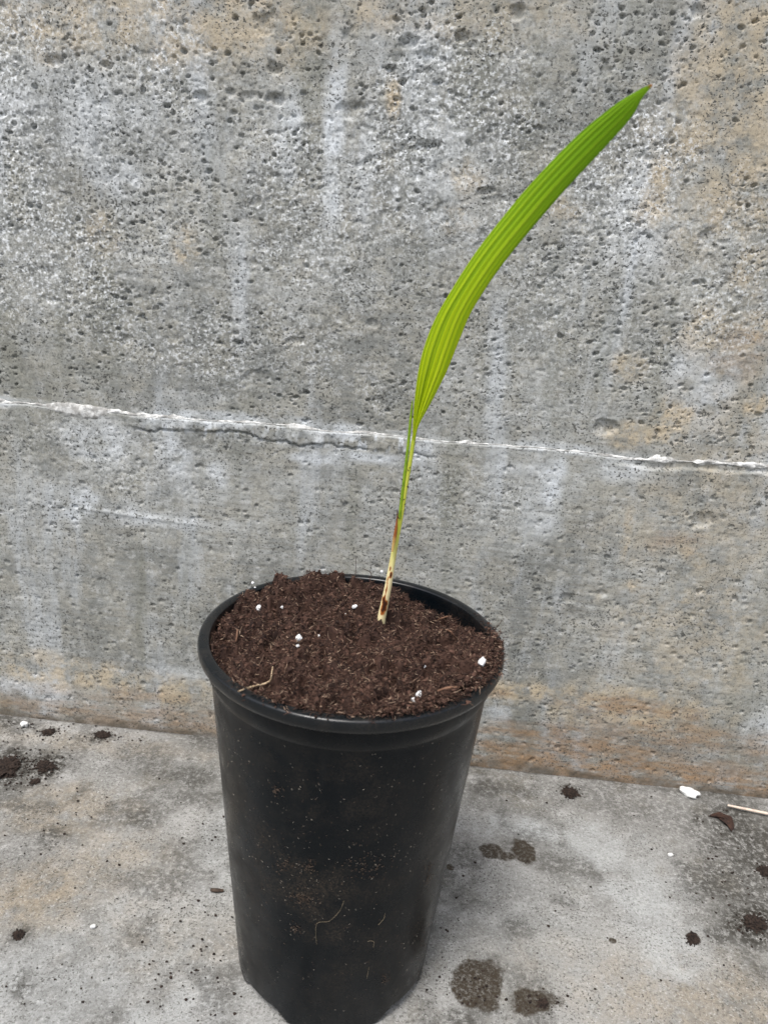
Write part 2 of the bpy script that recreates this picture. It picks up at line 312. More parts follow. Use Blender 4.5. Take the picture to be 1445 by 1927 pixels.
# ------------------------------------------------------------------ wall
def build_wall():
    root = empty('concrete_wall', (0, WALL_Y, 0))
    tag(root, 'pitted grey concrete wall with a white lime line, behind the pot', 'wall')
    xs = axis_pts(-1.6, 1.6, -0.325, 0.345, 0.00073, 1.08, 0.04)
    zs = np.concatenate([np.arange(-0.012, SEAM_Z-0.0005, 0.00092), axis_pts(SEAM_Z, 1.2, SEAM_Z, 0.578, 0.00072, 1.08, 0.04)])
    k = int(np.searchsorted(zs, SEAM_Z-1e-7))
    U, V0 = np.meshgrid(xs, zs)
    wob = (fbm(U*22, U*0, 40, 3)-0.5)*0.0045
    V = V0 + wob*np.exp(-((V0-SEAM_Z)/0.025)**2)
    up = (V0 >= SEAM_Z)
    nz = fbm(U*60, V*60, 50, 4); n1 = fbm(U*13, V*13, 54, 4); nh = fbm(U*30, V*110, 58, 3)
    sc = lambda x, y, rx, ry: (rx*0.00041, ry*0.00041)
    rough = blobs(U, V, [(130, 200, 300, 190, 1), (60, 420, 220, 200, .8), (330, 420, 260, 180, .6), (880, 240, 260, 170, .75), (750, 420, 260, 160, .6), (1060, 600, 260, 150, .6), (1190, 330, 120, 170, .7), (350, 620, 420, 110, .5), (560, 330, 160, 260, .5),
        (900, 720, 300, 90, .45), (850, 930, 160, 70, .5), (200, 850, 220, 100, .4), (1340, 520, 160, 150, .5)], wp, sc, nz)
    rough = np.clip(rough*(0.55+0.9*sm(0.35, 0.65, n1)), 0, 1)
    pale = blobs(U, V, [(630, 250, 22, 170, .9), (545, 260, 26, 90, .7), (690, 300, 18, 120, .5), (790, 120, 50, 130, .6), (150, 210, 190, 90, .5), (230, 330, 60, 50, .6), (850, 330, 90, 120, .4), (1200, 420, 60, 120, .55), (1330, 740, 60, 80, .7), (1290, 690, 40, 60, .6),
        (330, 860, 40, 70, .8), (190, 830, 90, 50, .7), (150, 950, 80, 40, .8), (300, 977, 150, 18, .55), (240, 965, 60, 24, .6), (410, 900, 30, 50, .7), (1040, 905, 32, 70, .95), (1020, 960, 40, 60, .6), (1170, 880, 60, 30, .6), (690, 860, 80, 16, .8), (600, 862, 60, 12, .7),
        (790, 850, 24, 40, .8), (60, 1290, 120, 40, .75), (300, 1260, 130, 24, .5), (400, 1385, 40, 10, .6), (940, 1340, 40, 18, .8), (1430, 1370, 60, 50, .5), (350, 750, 80, 30, .3), (960, 880, 60, 18, .5)], wp, sc, nz)
    warm = blobs(U, V, [(330, 40, 280, 80, .72), (110, 45, 130, 50, .65), (400, 40, 60, 40, .6), (690, 25, 60, 40, .6), (85, 90, 24, 40, .5), (195, 90, 16, 40, .9), (345, 470, 26, 40, .9), (190, 440, 34, 40, .6), (1400, 180, 140, 240, .72), (1300, 210, 50, 120, .6), (1380, 900, 160, 300, .35), (900, 30, 200, 40, .4), (1240, 350, 26, 60, .8), (1235, 400, 40, 30, .6),
        (1390, 380, 70, 70, .75), (1410, 520, 40, 60, .7), (1330, 620, 60, 60, .6), (1410, 620, 40, 40, .8), (1190, 820, 50, 28, .95), (1260, 800, 44, 50, .9), (1180, 690, 40, 30, .8), (1420, 760, 30, 40, .9), (880, 340, 40, 40, .5), (740, 190, 16, 40, .9), (850, 410, 40, 24, .5), (1050, 400, 34, 30, .5),
        (1175, 1010, 14, 60, .8), (1310, 1050, 34, 24, .7), (1190, 1100, 24, 20, .7), (1280, 1130, 26, 14, .8), (1330, 1000, 200, 160, .28), (1300, 1180, 220, 120, .4), (150, 1270, 260, 44, .75), (330, 1300, 120, 40, .7), (1000, 1300, 160, 26, .9), (1180, 1330, 240, 60, .8), (1300, 1260, 180, 60, .4), (60, 1240, 90, 30, .5)], wp, sc, nz)
    rust = blobs(U, V, [(1060, 1390, 220, 40, .75), (1240, 1380, 200, 50, .6), (1180, 1330, 160, 28, .7), (1300, 1440, 200, 34, .5), (1430, 1400, 60, 40, .5), (930, 1300, 40, 14, .6), (280, 1310, 130, 22, .45), (100, 1310, 110, 16, .35), (1400, 660, 60, 60, .3), (1280, 1020, 60, 30, .35)], wp, sc, nz)
    near_seam = np.abs(V0-SEAM_Z-0.0010)/(0.0028+0.0085*nz*sm(.35, .65, n1))
    pale = np.maximum(pale, 0.7*(1-sm(0.4, 1.2, near_seam))*sm(.3, .6, n1))
    xa, xb = wp(225, 780)[0], wp(790, 835)[0]
    drip = sm(0.50, 0.66, fbm(U*230, V*90, 85, 4))*sm(xa, xa+0.03, U)*(1-sm(xb-0.01, xb+0.02, U))*np.where(up, 0, 1)*(1-sm(0.010, 0.016, SEAM_Z-V))
    pale = np.maximum(pale, 0.8*drip)
    rust = np.maximum(rust, 0.85*(1-sm(0.012, 0.050, V+0.022*(n1-.5)))*sm(-0.02, 0.10, U))
    rust = np.maximum(rust, 0.55*(1-sm(0.008, 0.045, V+0.02*(n1-.5))))
    grime = 0.8*(1-sm(0.001, 0.009, V+0.010*(nz-.5)))
    # relief
    H = (n1-0.5)*0.0016 + (nz-0.5)*0.0006 + (nh-0.5)*0.0005
    g1 = fbm(U*330, V*330, 62, 2); g2 = fbm(U*150, V*190, 66, 3)
    amp = np.where(up, 0.20, 0.22) + 0.42*rough
    H += amp*((g1-0.5)*0.0016 - 0.0016*sm(0.58, 0.76, g2))
    H += np.where(up, 0.35, 1.0)*(1-0.7*rough)*(fbm(U*18, V*700, 70, 2)-0.5)*0.00028          # brushed board marks
    lowp = np.where(up, 0.0, 0.0022)
    # chipped arris under the white line
    xa, xb = wp(225, 780)[0], wp(790, 835)[0]
    span = sm(xa-0.02, xa+0.02, U)*(1-sm(xb-0.012, xb+0.02, U))
    dep = (0.0085+0.0045*(fbm(U*45, U*0+3, 74, 4)-0.5)*2+0.0025*(fbm(U*300, U*0+3, 79, 3)-.5) + 0.004*sm(xa, xb, U))
    below = SEAM_Z + wob - V
    chip = span*np.where(up, 0, 1)*(1-sm(dep*0.86, dep, below))
    H += lowp + chip*(0.0008+0.0034*(fbm(U*150, V*75, 76, 4)-0.5))
    crack = span*np.exp(-((below-dep*1.0)/0.0006)**2)*sm(0.46, 0.58, fbm(U*40, V*10, 78, 2))
    H -= 0.0026*crack
    # second, fainter chipped line to the right and a short ledge at lower left
    xc, xd = wp(1130, 870)[0], wp(1445, 893)[0]
    s2 = sm(xc, xc+0.03, U); d2 = 0.0065+0.003*(fbm(U*60, U*0, 80, 3)-0.5)*2
    H -= s2*np.where(up, 0, 1)*0.0022*(1-sm(d2*0.7, d2, below))
    lx, lz = wp(250, 968); ll = np.exp(-(((U-lx)/0.05)**2))*np.exp(-(((V-lz+0.05*(U-lx))/0.0016)**2)); H += 0.0009*ll*sm(.35, .6, fbm(U*90, V*30, 83, 2))
    # big spalls
    rs = np.random.RandomState(9)
    def pit(u, v, rx, rz, dp, ang=0.0, pw=4):
        R = max(rx, rz)*1.1
        i0, i1 = np.searchsorted(xs, (u-R, u+R)); j0, j1 = np.searchsorted(zs, (v-R, v+R))
        if i1-i0 < 2 or j1-j0 < 2: return
        a, b = U[j0:j1, i0:i1]-u, V[j0:j1, i0:i1]-v
        c, s = math.cos(ang), math.sin(ang)
        d = np.sqrt(((a*c+b*s)/rx)**2+((b*c-a*s)/rz)**2) + (g1[j0:j1, i0:i1]-0.5)*0.6 + (g2[j0:j1, i0:i1]-0.5)*0.9
        H[j0:j1, i0:i1] -= dp*np.clip(1-np.abs(d)**pw, 0, 1)
    for (x, y, rx, ry, dp) in [(500, 45, 16, 24, .0030), (655, 70, 11, 28, .0030), (470, 180, 22, 8, .002), (435, 175, 12, 8, .003), (515, 130, 12, 10, .004), (520, 185, 16, 10, .004), (655, 205, 20, 14, .0025), (770, 80, 18, 12, .004), (800, 105, 18, 12, .003), (975, 20, 14, 13, .004),
        (735, 130, 9, 6, .004), (870, 70, 12, 9, .004), (1140, 130, 9, 16, .003), (1330, 450, 20, 22, .003), (800, 275, 22, 9, .003), (480, 715, 34, 20, .002), (1140, 805, 22, 16, .004), (1318, 978, 24, 16, .003), (380, 180, 12, 9, .004), (480, 380, 12, 9, .003), (200, 120, 10, 7, .004), (100, 115, 14, 8, .003),
        (680, 200, 14, 12, .003), (1070, 345, 9, 8, .004), (915, 360, 16, 8, .003), (560, 640, 20, 8, .002), (700, 610, 14, 8, .002), (1310, 20, 12, 10, .003), (240, 640, 14, 10, .002), (1070, 1125, 16, 14, .0025), (1130, 1115, 12, 10, .002), (1243, 1074, 9, 8, .0025)]:
        u, v = wp(x, y); pit(u, v, rx*.00041, ry*.00041, dp*0.75, rs.uniform(-.3, .3), 3)
    # bug holes: many above the line, fewer and flatter below
    n = 0
    while n < 9000:
        u = rs.uniform(-0.36, 0.38); v = SEAM_Z+0.004+rs.rand()*(0.34)
        dens = 0.12+0.88*sm(0.44, 0.62, float(vn(np.float64(u*26), np.float64(v*26), 90)))
        if rs.rand() > dens: continue
        n += 1
        r = 0.00046+0.0013*rs.rand()**7.0
        pit(u, v, r*rs.uniform(1, 1.5), r*rs.uniform(.7, 1.05), r*rs.uniform(.7, 2.0), rs.uniform(-.5, .5), 5)
    for _ in range(3400):
        u = rs.uniform(-0.36, 0.38); v = rs.uniform(0.004, SEAM_Z-0.012)
        r = 0.0005+0.0016*rs.rand()**4.5
        pit(u, v, r*rs.uniform(1, 1.4), r*rs.uniform(.75, 1.05), r*rs.uniform(.4, 1.1), rs.uniform(-.4, .4), 4)
    Y = WALL_Y - H
    def section(name, rows, label):
        P = np.stack([U[rows], Y[rows], V[rows]], -1).reshape(-1, 3)
        nr = rows.stop-rows.start
        me = mesh_np(name, P, grid_faces(nr, U.shape[1]), True, dict(rough=rough[rows], pale=pale[rows], warm=warm[rows], rust=rust[rows], grime=grime[rows]))
        o = link(name, me, M_WALL, root); o['label'] = label
    section('upper_pour', slice(k, len(zs)), 'heavily pitted upper concrete pour')
    Yk = Y[k].copy()
    V[k] -= 0.0003; 
    Y[k] = WALL_Y - H[k]
    section('lower_pour', slice(0, k+1), 'smoother brushed lower concrete pour with brown foot')
    # the white lime line along the pour joint
    xr = np.arange(-0.60, 0.62, 0.0011); nx = len(xr); na = 12
    w = (fbm(xr*22, xr*0, 40, 3)-0.5)*0.0045
    left = 1-sm(-0.30, -0.12, xr)
    rad = (0.0006+0.0023*sm(.28, .72, fbm(xr*60, xr*0+5, 94, 6)))+0.0004*left
    base = WALL_Y-np.interp(xr, xs, H[min(k+2, len(zs)-1)])
    P = np.zeros((na, nx, 3))
    for j in range(na):
        a = math.pi*(j/(na-1)-0.5)
        jit = 0.55+0.9*fbm(xr*300, xr*0+j*0.9, 97, 2)
        P[j, :, 0] = xr; P[j, :, 2] = SEAM_Z + w + rad*1.05*math.sin(a)*jit
        P[j, :, 1] = base + 0.0012 - (0.0014+rad*0.55)*math.cos(a)*jit
    o = link('lime_line', mesh_np('lime_line', P.reshape(-1, 3), grid_faces(na, nx), True), M_RIDGE, root)
    o['label'] = 'white crusty lime line along the joint'
    # pale crust block on the joint, far left
    xr = np.linspace(wp(78, 750)[0], wp(222, 770)[0], 90); P = np.zeros((14, 90, 3))
    e = np.sin(np.pi*np.linspace(0, 1, 90))**0.4
    for j in range(14):
        a = math.pi*(j/13-0.5); jit = 0.7+0.6*fbm(xr*170, xr*0+j*0.7, 101, 3)
        P[j, :, 0] = xr; P[j, :, 2] = SEAM_Z-0.0022+(fbm(xr*30, xr*0, 44, 2)-.5)*.004+0.0060*math.sin(a)*e*jit
        P[j, :, 1] = WALL_Y+0.001-0.0042*math.cos(a)**0.6*e*jit if j not in (0, 13) else WALL_Y+0.001
    o = link('lime_crust', mesh_np('lime_crust', P.reshape(-1, 3), grid_faces(14, 90), True), M_RIDGE, root); o['label'] = 'thicker pale crust on the lime line, far left'
build_wall()

# ------------------------------------------------------------------ pot
def lathe(prof, nseg, fn=None):
    th = np.linspace(0, 2*np.pi, nseg, endpoint=False)
    P = np.zeros((len(prof), nseg, 3))
    for i, (r, z) in enumerate(prof):
        rr, zz = (r+0*th, z+0*th) if fn is None else fn(th, r, z)
        P[i, :, 0] = rr*np.cos(th); P[i, :, 1] = rr*np.sin(th); P[i, :, 2] = zz
    return P.reshape(-1, 3), grid_faces(len(prof), nseg, wrap=True)
def body_r(z): return R_BOT+(R_TOP-R_BOT)*z/POT_H
ARCH = np.radians([-127, -37, 53, 143])
def build_pot():
    root = empty('plant_pot'); tag(root, 'tall black plastic nursery pot full of dark potting soil', 'plant pot')
    def feet(th, r, z):
        d = np.min(np.abs((th[:, None]-ARCH[None]+np.pi) % (2*np.pi)-np.pi), 1)
        e = 0.0078*(1-sm(math.radians(9), math.radians(20.5), d))     # notch height: the wall turns in below it
        inn = 0.0125*sm(0.0, 0.0022, e+0.0003-z)*(e > 0.0002) if r > 0.02 else 0
        return r-inn, z+0*th
    zb = [0.0, 0.0005]+[0.001+0.0006*i for i in range(20)]+[0.0145]
    prof = [(0.001, 0.004), (0.035, 0.004), (0.042, 0.003), (0.046, 0.0005)]
    prof += [(body_r(z)-(0.0012 if z == 0 else 0.0003 if z < .001 else 0), z) for z in zb]
    prof += [(body_r(z), z) for z in np.linspace(0.02, POT_H-0.0205, 60)]
    zt = POT_H
    prof += [(body_r(zt-.0200)+.0001, zt-.0200), (body_r(zt-.0185)+.0008, zt-.0188), (body_r(zt-.017)+.0009, zt-.0176), (R_TOP+.0007, zt-.0150), (R_TOP+.0007, zt-.0068)]
    V, Fq = lathe(prof, 288, feet)
    th = np.arctan2(V[:, 1], V[:, 0])
    dust = 0.35+0.65*np.exp(-((th+1.62)/0.7)**2-((V[:, 2]-0.11)/0.06)**2)
    link('body', mesh_np('body', V, Fq, True, dict(dust=dust)), M_POT, root)
    prof = [(body_r(z)-0.0014, z) for z in np.linspace(0.10, zt-0.006, 24)]
    V, Fq = lathe(prof, 192); o = link('inner_wall', mesh_np('inner_wall', V, Fq[:, ::-1], True, dict(dust=np.full(len(V), .5))), M_POT, root)
    # rolled lip with a rounded top and a turned-down skirt
    lp = []
    ri, ro = R_TOP-0.0010, R_RIM
    lp += [(ri-0.0002, zt-0.0065), (ri, zt-0.0040)]
    for a in np.linspace(170, 0, 14):
        cx, hw = (ri+ro)/2, (ro-ri)/2
        lp.append((cx+hw*math.cos(math.radians(a)), zt-0.0017+0.0017*math.sin(math.radians(a))**0.7))
    lp += [(ro+.0003, zt-0.0028), (ro+.0002, zt-0.0050), (ro-.0004, zt-0.0066), (ro-.0010, zt-0.0074), (ro-.0018, zt-0.0076), (ro-.0026, zt-0.0072), (R_TOP+.0003, zt-0.0070)]
    V, Fq = lathe(lp, 288); link('rim', mesh_np('rim', V, Fq[:, ::-1] if False else Fq[:, ::-1], True, dict(dust=np.full(len(V), .45))), M_RIM, root)
    return root
POT = build_pot()

# ------------------------------------------------------------------ soil
_az = np.radians([-180, -150, -120, -90, -60, -30, 0, 15, 30, 50, 70, 85, 100, 115, 135, 155, 180])
_ed = np.array([-.0060, -.0055, -.0030, -.0012, .0000, .0015, .0020, -.006, -.013, -.0135, -.0085, -.0030, -.0010, .0035, .0040, -.0015, -.0060])
R_SOIL = R_TOP-0.0016
def soil_z(x, y):
    r = np.hypot(x, y); th = np.arctan2(y, x)
    edge = np.interp(th, _az, _ed)
    t = np.clip(r/R_SOIL, 0, 1.3)
    z = POT_H + (-.0015)*(1-t**2.2) + edge*t**2.2
    z = z + 0.0045*np.exp(-((x-.018)**2+(y-.052)**2)/.010**2) + 0.003*np.exp(-((x+.02)**2+(y-.045)**2)/.018**2)
    z = z + 0.0025*np.exp(-((x-.0136)**2+(y-.021)**2)/.008**2)
    z = z - 0.004*np.exp(-((x-.004)**2+(y-.062)**2)/.013**2)
    return z
def soil_rel(x, y):
    a = fbm(x*120+31, y*120+7, 120, 3); b = fbm(x*360+3, y*360, 124, 3)
    return (a-0.5)*0.0125 - 0.0070*sm(0.50, 0.70, fbm(x*170+9, y*170+4, 127, 2)) + (b-0.5)*0.0060 + 0.0012
def build_soil():
    rng = np.random.RandomState(3)
    nr, ns = 150, 460
    rr = np.sqrt(np.linspace(0.0002, 1, nr))*R_SOIL; th = np.linspace(0, 2*np.pi, ns, endpoint=False)
    Rr, Th = np.meshgrid(rr, th, indexing='ij')
    X, Y = Rr*np.cos(Th), Rr*np.sin(Th)
    Z = soil_z(X, Y)+soil_rel(X, Y)
    tint = 0.55*fbm(X*200, Y*200, 130, 3)
    bed = mesh_np('soil_bed', np.stack([X, Y, Z], -1).reshape(-1, 3), grid_faces(nr, ns, wrap=True), True, dict(tint=tint))
    soil = tag(link('potting_soil', bed, M_SOIL), 'dark brown fibrous potting soil filling the black pot', 'soil', kind='stuff')
    # where crumbs and fibres lie: over the bed, and spilt over the lip at the right and front right
    def spots(n, spill):
        x, y, z = [], [], []
        while len(x) < n:
            if rng.rand() < spill:
                a = math.radians(rng.choice([rng.normal(-6, 12), rng.normal(-22, 14), rng.normal(-62, 9), rng.uniform(-130, -30)], p=[.30, .22, .24, .24])); r = R_SOIL+rng.uniform(-.003, .0075)*rng.rand()**0.4
                if abs(math.degrees(a)+62) < 14: r -= .001
                px, py = r*math.cos(a), r*math.sin(a)
                pz = (float(soil_z(px, py)) if r < R_SOIL else POT_H+0.0004) + rng.rand()**2*0.0035*(1 if r < R_RIM else .2)
                if r > R_RIM-.0006: pz -= (r-R_RIM+.0006)*1.5
            else:
                a = rng.uniform(-math.pi, math.pi); r = R_SOIL*math.sqrt(rng.rand())
                px, py = r*math.cos(a), r*math.sin(a); pz = float(soil_z(px, py)+soil_rel(np.float64(px), np.float64(py)))
            x.append(px); y.append(py); z.append(pz)
        return np.array([x, y, z]).T
    # crumbs: small faceted lumps
    bm = bmesh.new(); bmesh.ops.create_icosphere(bm, subdivisions=1, radius=1); bv = np.array([v.co[:] for v in bm.verts]); bf = np.array([[v.index for v in f.verts] for f in bm.faces]); bm.free()
    n = 7500; c = spots(n, .085); s = 0.00030+0.0010*rng.rand(n)**3.5
    D = bv[None]*(0.35+1.1*rng.rand(n, len(bv), 1))*s[:, None, None]*(0.7+0.6*rng.rand(n, 1, 3)) + c[:, None]+np.array([0, 0, .0003])
    Vc = D.reshape(-1, 3); Fc = (bf[None]+np.arange(n)[:, None, None]*len(bv)).reshape(-1, 3)
    tc = np.repeat(0.10+0.70*rng.rand(n)**1.5, len(bv))
    # fibres: bent three-sided strands
    n2 = 33000; c = spots(n2, .07); L = 0.0009+0.0036*rng.rand(n2)**2.2; w = 0.00012+0.00024*rng.rand(n2)**2
    az = rng.uniform(0, 2*np.pi, n2); el = rng.normal(0.10, 0.38, n2); el = np.where(np.hypot(c[:, 0], c[:, 1]) > R_SOIL-.002, el*.35, el); 
    d = np.stack([np.cos(az)*np.cos(el), np.sin(az)*np.cos(el), np.sin(el)], -1)
    b = rng.normal(0, 1, (n2, 3)); b -= (b*d).sum(1, keepdims=True)*d; b /= np.linalg.norm(b, axis=1, keepdims=True)
    p2 = np.cross(d, b)
    rows = []
    for t, wf in ((0, .8), (.5, 1), (1, .35)):
        ctr = c + d*(L*t)[:, None] + b*(L*0.55*t*t*rng.uniform(-1, 1, n2))[:, None]
        ctr[:, 2] += 0.0002
        for q in range(3):
            a = 2*np.pi*q/3; rows.append(ctr+(b*math.cos(a)+p2*math.sin(a))*(w*wf)[:, None])
    Vf = np.stack(rows, 1).reshape(-1, 3)
    base = []
    for k in range(2):
        for q in range(3):
            a0, a1, b0, b1 = k*3+q, k*3+(q+1) % 3, (k+1)*3+q, (k+1)*3+(q+1) % 3
            base += [[a0, a1, b1], [a0, b1, b0]]
    Ff = (np.array(base)[None]+np.arange(n2)[:, None, None]*9).reshape(-1, 3)
    tf = rng.rand(n2); tf = np.where(tf > .80, .74+.26*rng.rand(n2), tf*.85); tf = np.repeat(tf, 9)
    o = link('soil_crumbs', mesh_np('soil_crumbs', Vc, Fc, False, dict(tint=tc)), M_SOIL, soil); o['kind'] = 'stuff'
    o = link('soil_fibres', mesh_np('soil_fibres', Vf, Ff, True, dict(tint=tf)), M_SOIL, soil); o['kind'] = 'stuff'
    return soil
SOIL = build_soil()
def on_soil(x, y):
    d = _F + _R*(x-SW/2)/FPX - _U*(y-SH/2)/FPX
    lo, hi = 0.2, 0.8
    for i in range(400):
        t = lo+(hi-lo)*i/400; p = CAM+d*t
        z = float(soil_z(p[0], p[1])+soil_rel(np.float64(p[0]), np.float64(p[1])))
        if p[2] <= z: break
    return p

# ------------------------------------------------------------------ small pieces
def pebble(name, loc, size, seed, mat, flat=0.8, sub=2, rough=.35, fr=1.3):
    bm = bmesh.new(); bmesh.ops.create_icosphere(bm, subdivisions=sub, radius=1)
    off = Vector((seed*3.7, seed*1.3, seed*9.1)); rs = random.Random(seed); q = Matrix.Rotation(rs.uniform(0, 6), 3, 'Z')
    sx, sy = rs.uniform(.85, 1.25), rs.uniform(.7, 1.0)
    for v in bm.verts:
        k = 1+rough*mnoise.noise(v.co*fr+off)*1.6+rough*.5*mnoise.noise(v.co*fr*2.7+off)
        v.co = q @ Vector((v.co.x*sx*k*size, v.co.y*sy*k*size, v.co.z*flat*k*size))
    for f in bm.faces: f.smooth = sub == 3
    me = bpy.data.meshes.new(name); bm.to_mesh(me); bm.free()
    return link(name, me, mat, loc=loc)
def tube(name, pts, rads, mat, parent=None, ns=7, res=6, attrs=None, flat=1.0):
    """a smooth strand through the given points"""
    P = np.array(pts, float); n = len(P); rads = np.broadcast_to(np.array(rads, float), (n,)) if np.ndim(rads) == 0 else np.array(rads, float)
    if n > 2:
        t = np.linspace(0, n-1, (n-1)*res+1); i = np.clip(t.astype(int), 0, n-2); f = (t-i)[:, None]
        g = lambda k: P[np.clip(k, 0, n-1)]
        a, b, c, d = g(i-1), g(i), g(i+1), g(i+2)
        Q = 0.5*((2*b)+(c-a)*f+(2*a-5*b+4*c-d)*f**2+(3*b-a-3*c+d)*f**3); R = np.interp(t, np.arange(n), rads)
    else: Q = P; R = rads
    T = np.gradient(Q, axis=0); T /= np.linalg.norm(T, axis=1, keepdims=True)
    ref = np.array([0, 1, 0.01]); N = np.cross(T, ref); N /= np.linalg.norm(N, axis=1, keepdims=True); B = np.cross(T, N)
    th = np.linspace(0, 2*np.pi, ns, endpoint=False)
    V = (Q[:, None]+R[:, None, None]*(N[:, None]*np.cos(th)[None, :, None]+flat*B[:, None]*np.sin(th)[None, :, None]))
    V = np.concatenate([Q[None, 0:1].repeat(ns, 1), V, Q[None, -1:].repeat(ns, 1)]) if False else V
    m = len(Q); Fq = grid_faces(m, ns, wrap=True)
    al = np.repeat(np.linspace(0, 1, m), ns); A = dict(along=al)
    if attrs: A.update(attrs(V.reshape(-1, 3), al, np.tile(th, m)))
    return link(name, mesh_np(name, V.reshape(-1, 3), Fq, True, A), mat, parent)

PERL = [(487, 1148, 6.2, 'large white perlite grain at the back left of the soil'), (532, 1146, 4.6, 'white perlite grain just right of the large back left one'),
    (667, 1145, 4.6, 'white perlite grain in the soil just left of the stem foot'), (562, 1206, 7.0, 'largest white perlite grain in the middle left of the soil'),
    (560, 1219, 3.6, 'small perlite grain right below the largest middle left grain'), (906, 1252, 8.6, 'biggest white perlite grain, by the right rim of the pot'),
    (901, 1280, 4.4, 'small white perlite grain below the biggest right rim grain'), (788, 1312, 6.0, 'upper white grain of the pair near the front rim'),
    (779, 1322, 5.0, 'lower white grain of the pair near the front rim'), (798, 1256, 3.2, 'small lone perlite grain between the stem and the right rim'),
    (718, 1078, 3.6, 'tiny white perlite grain at the back rim beside the stem'), (476, 1099, 3.0, 'upper tiny white grain on the soil edge, back left'),
    (480, 1108, 2.6, 'lower tiny white grain on the soil edge, back left'), (600, 1198, 2.6, 'tiny white perlite speck right of the largest middle left grain'), (649, 1157, 2.2, 'tiny white speck below left of the grain by the stem')]
for i, (x, y, r, lab) in enumerate(PERL):
    p = on_soil(x, y); s = r*0.00025
    tag(pebble('perlite_grain', (p[0], p[1], p[2]+s*1.0), s*1.15, i+3, M_PERL, .9, 2, .28, 1.2), lab, 'perlite', 'white perlite grains in the soil')
def soil_pts(lst, lift=0.0009): return [tuple(on_soil(x, y)+np.array([0, 0, lift+(l if l else 0)])) for x, y, l in [(q+(0,))[:3] for q in lst]]
tag(tube('root_strand', soil_pts([(449, 1315, .0030), (465, 1308, .0026), (481, 1301, .002), (497, 1297, .002), (509, 1290, .002), (511, 1281, .003), (513, 1271, .004)]), [.0003, .0005, .00055, .0005, .00045, .0003, .0002], M_ROOT), 'pale dry root strand on the soil by the left front rim', 'root')
tag(tube('root_strand', soil_pts([(821, 1170), (840, 1166, .001), (858, 1163)]), [.0004, .0006, .0003], M_TWIG), 'reddish brown twig in the soil at the back right', 'root')
tag(tube('root_strand', soil_pts([(827, 1188), (845, 1193, .001), (860, 1208)]), [.0004, .0005, .0003], M_TWIG), 'thin bent twig just below the reddish back right twig', 'root')
tag(tube('root_strand', soil_pts([(822, 1304), (842, 1301, .001), (864, 1296)]), [.0005, .0007, .0004], M_TWIG), 'brown twig on the soil near the front right rim', 'root')
tag(tube('root_strand', soil_pts([(444, 1214, .001), (446, 1206, .002), (447, 1197, .003)]), [.0004, .0005, .0004], M_TWIG), 'short upright twig in the soil at the left', 'root')
b0 = at(669, 1078, 1, 0.074); b1 = at(669, 1046, 1, 0.074)
tag(tube('root_hair', [b0-np.array([0, .004, .006]), b0, (b0+b1)/2+np.array([.0003, 0, 0]), b1], [.00022, .0002, .0002, .00016], M_HAIR, ns=5), 'fine dark hair standing up behind the back rim', 'root')
b0 = at(698, 1078, 1, 0.07); b1 = at(683, 1070, 1, 0.07)
tag(tube('root_hair', [b0-np.array([0, 0, .004]), b0, b1], [.0002, .0003, .0002], M_HAIR, ns=5), 'short dark hair lying over the back rim', 'root')
b0 = at(930, 1184, 1, 0.02); b1 = at(947, 1164, 1, 0.02)
tag(tube('root_hair', [b0-np.array([.006, 0, .003]), b0, b1], [.0002, .0002, .00012], M_HAIR, ns=5), 'fine dark hair poking out past the right rim', 'root')

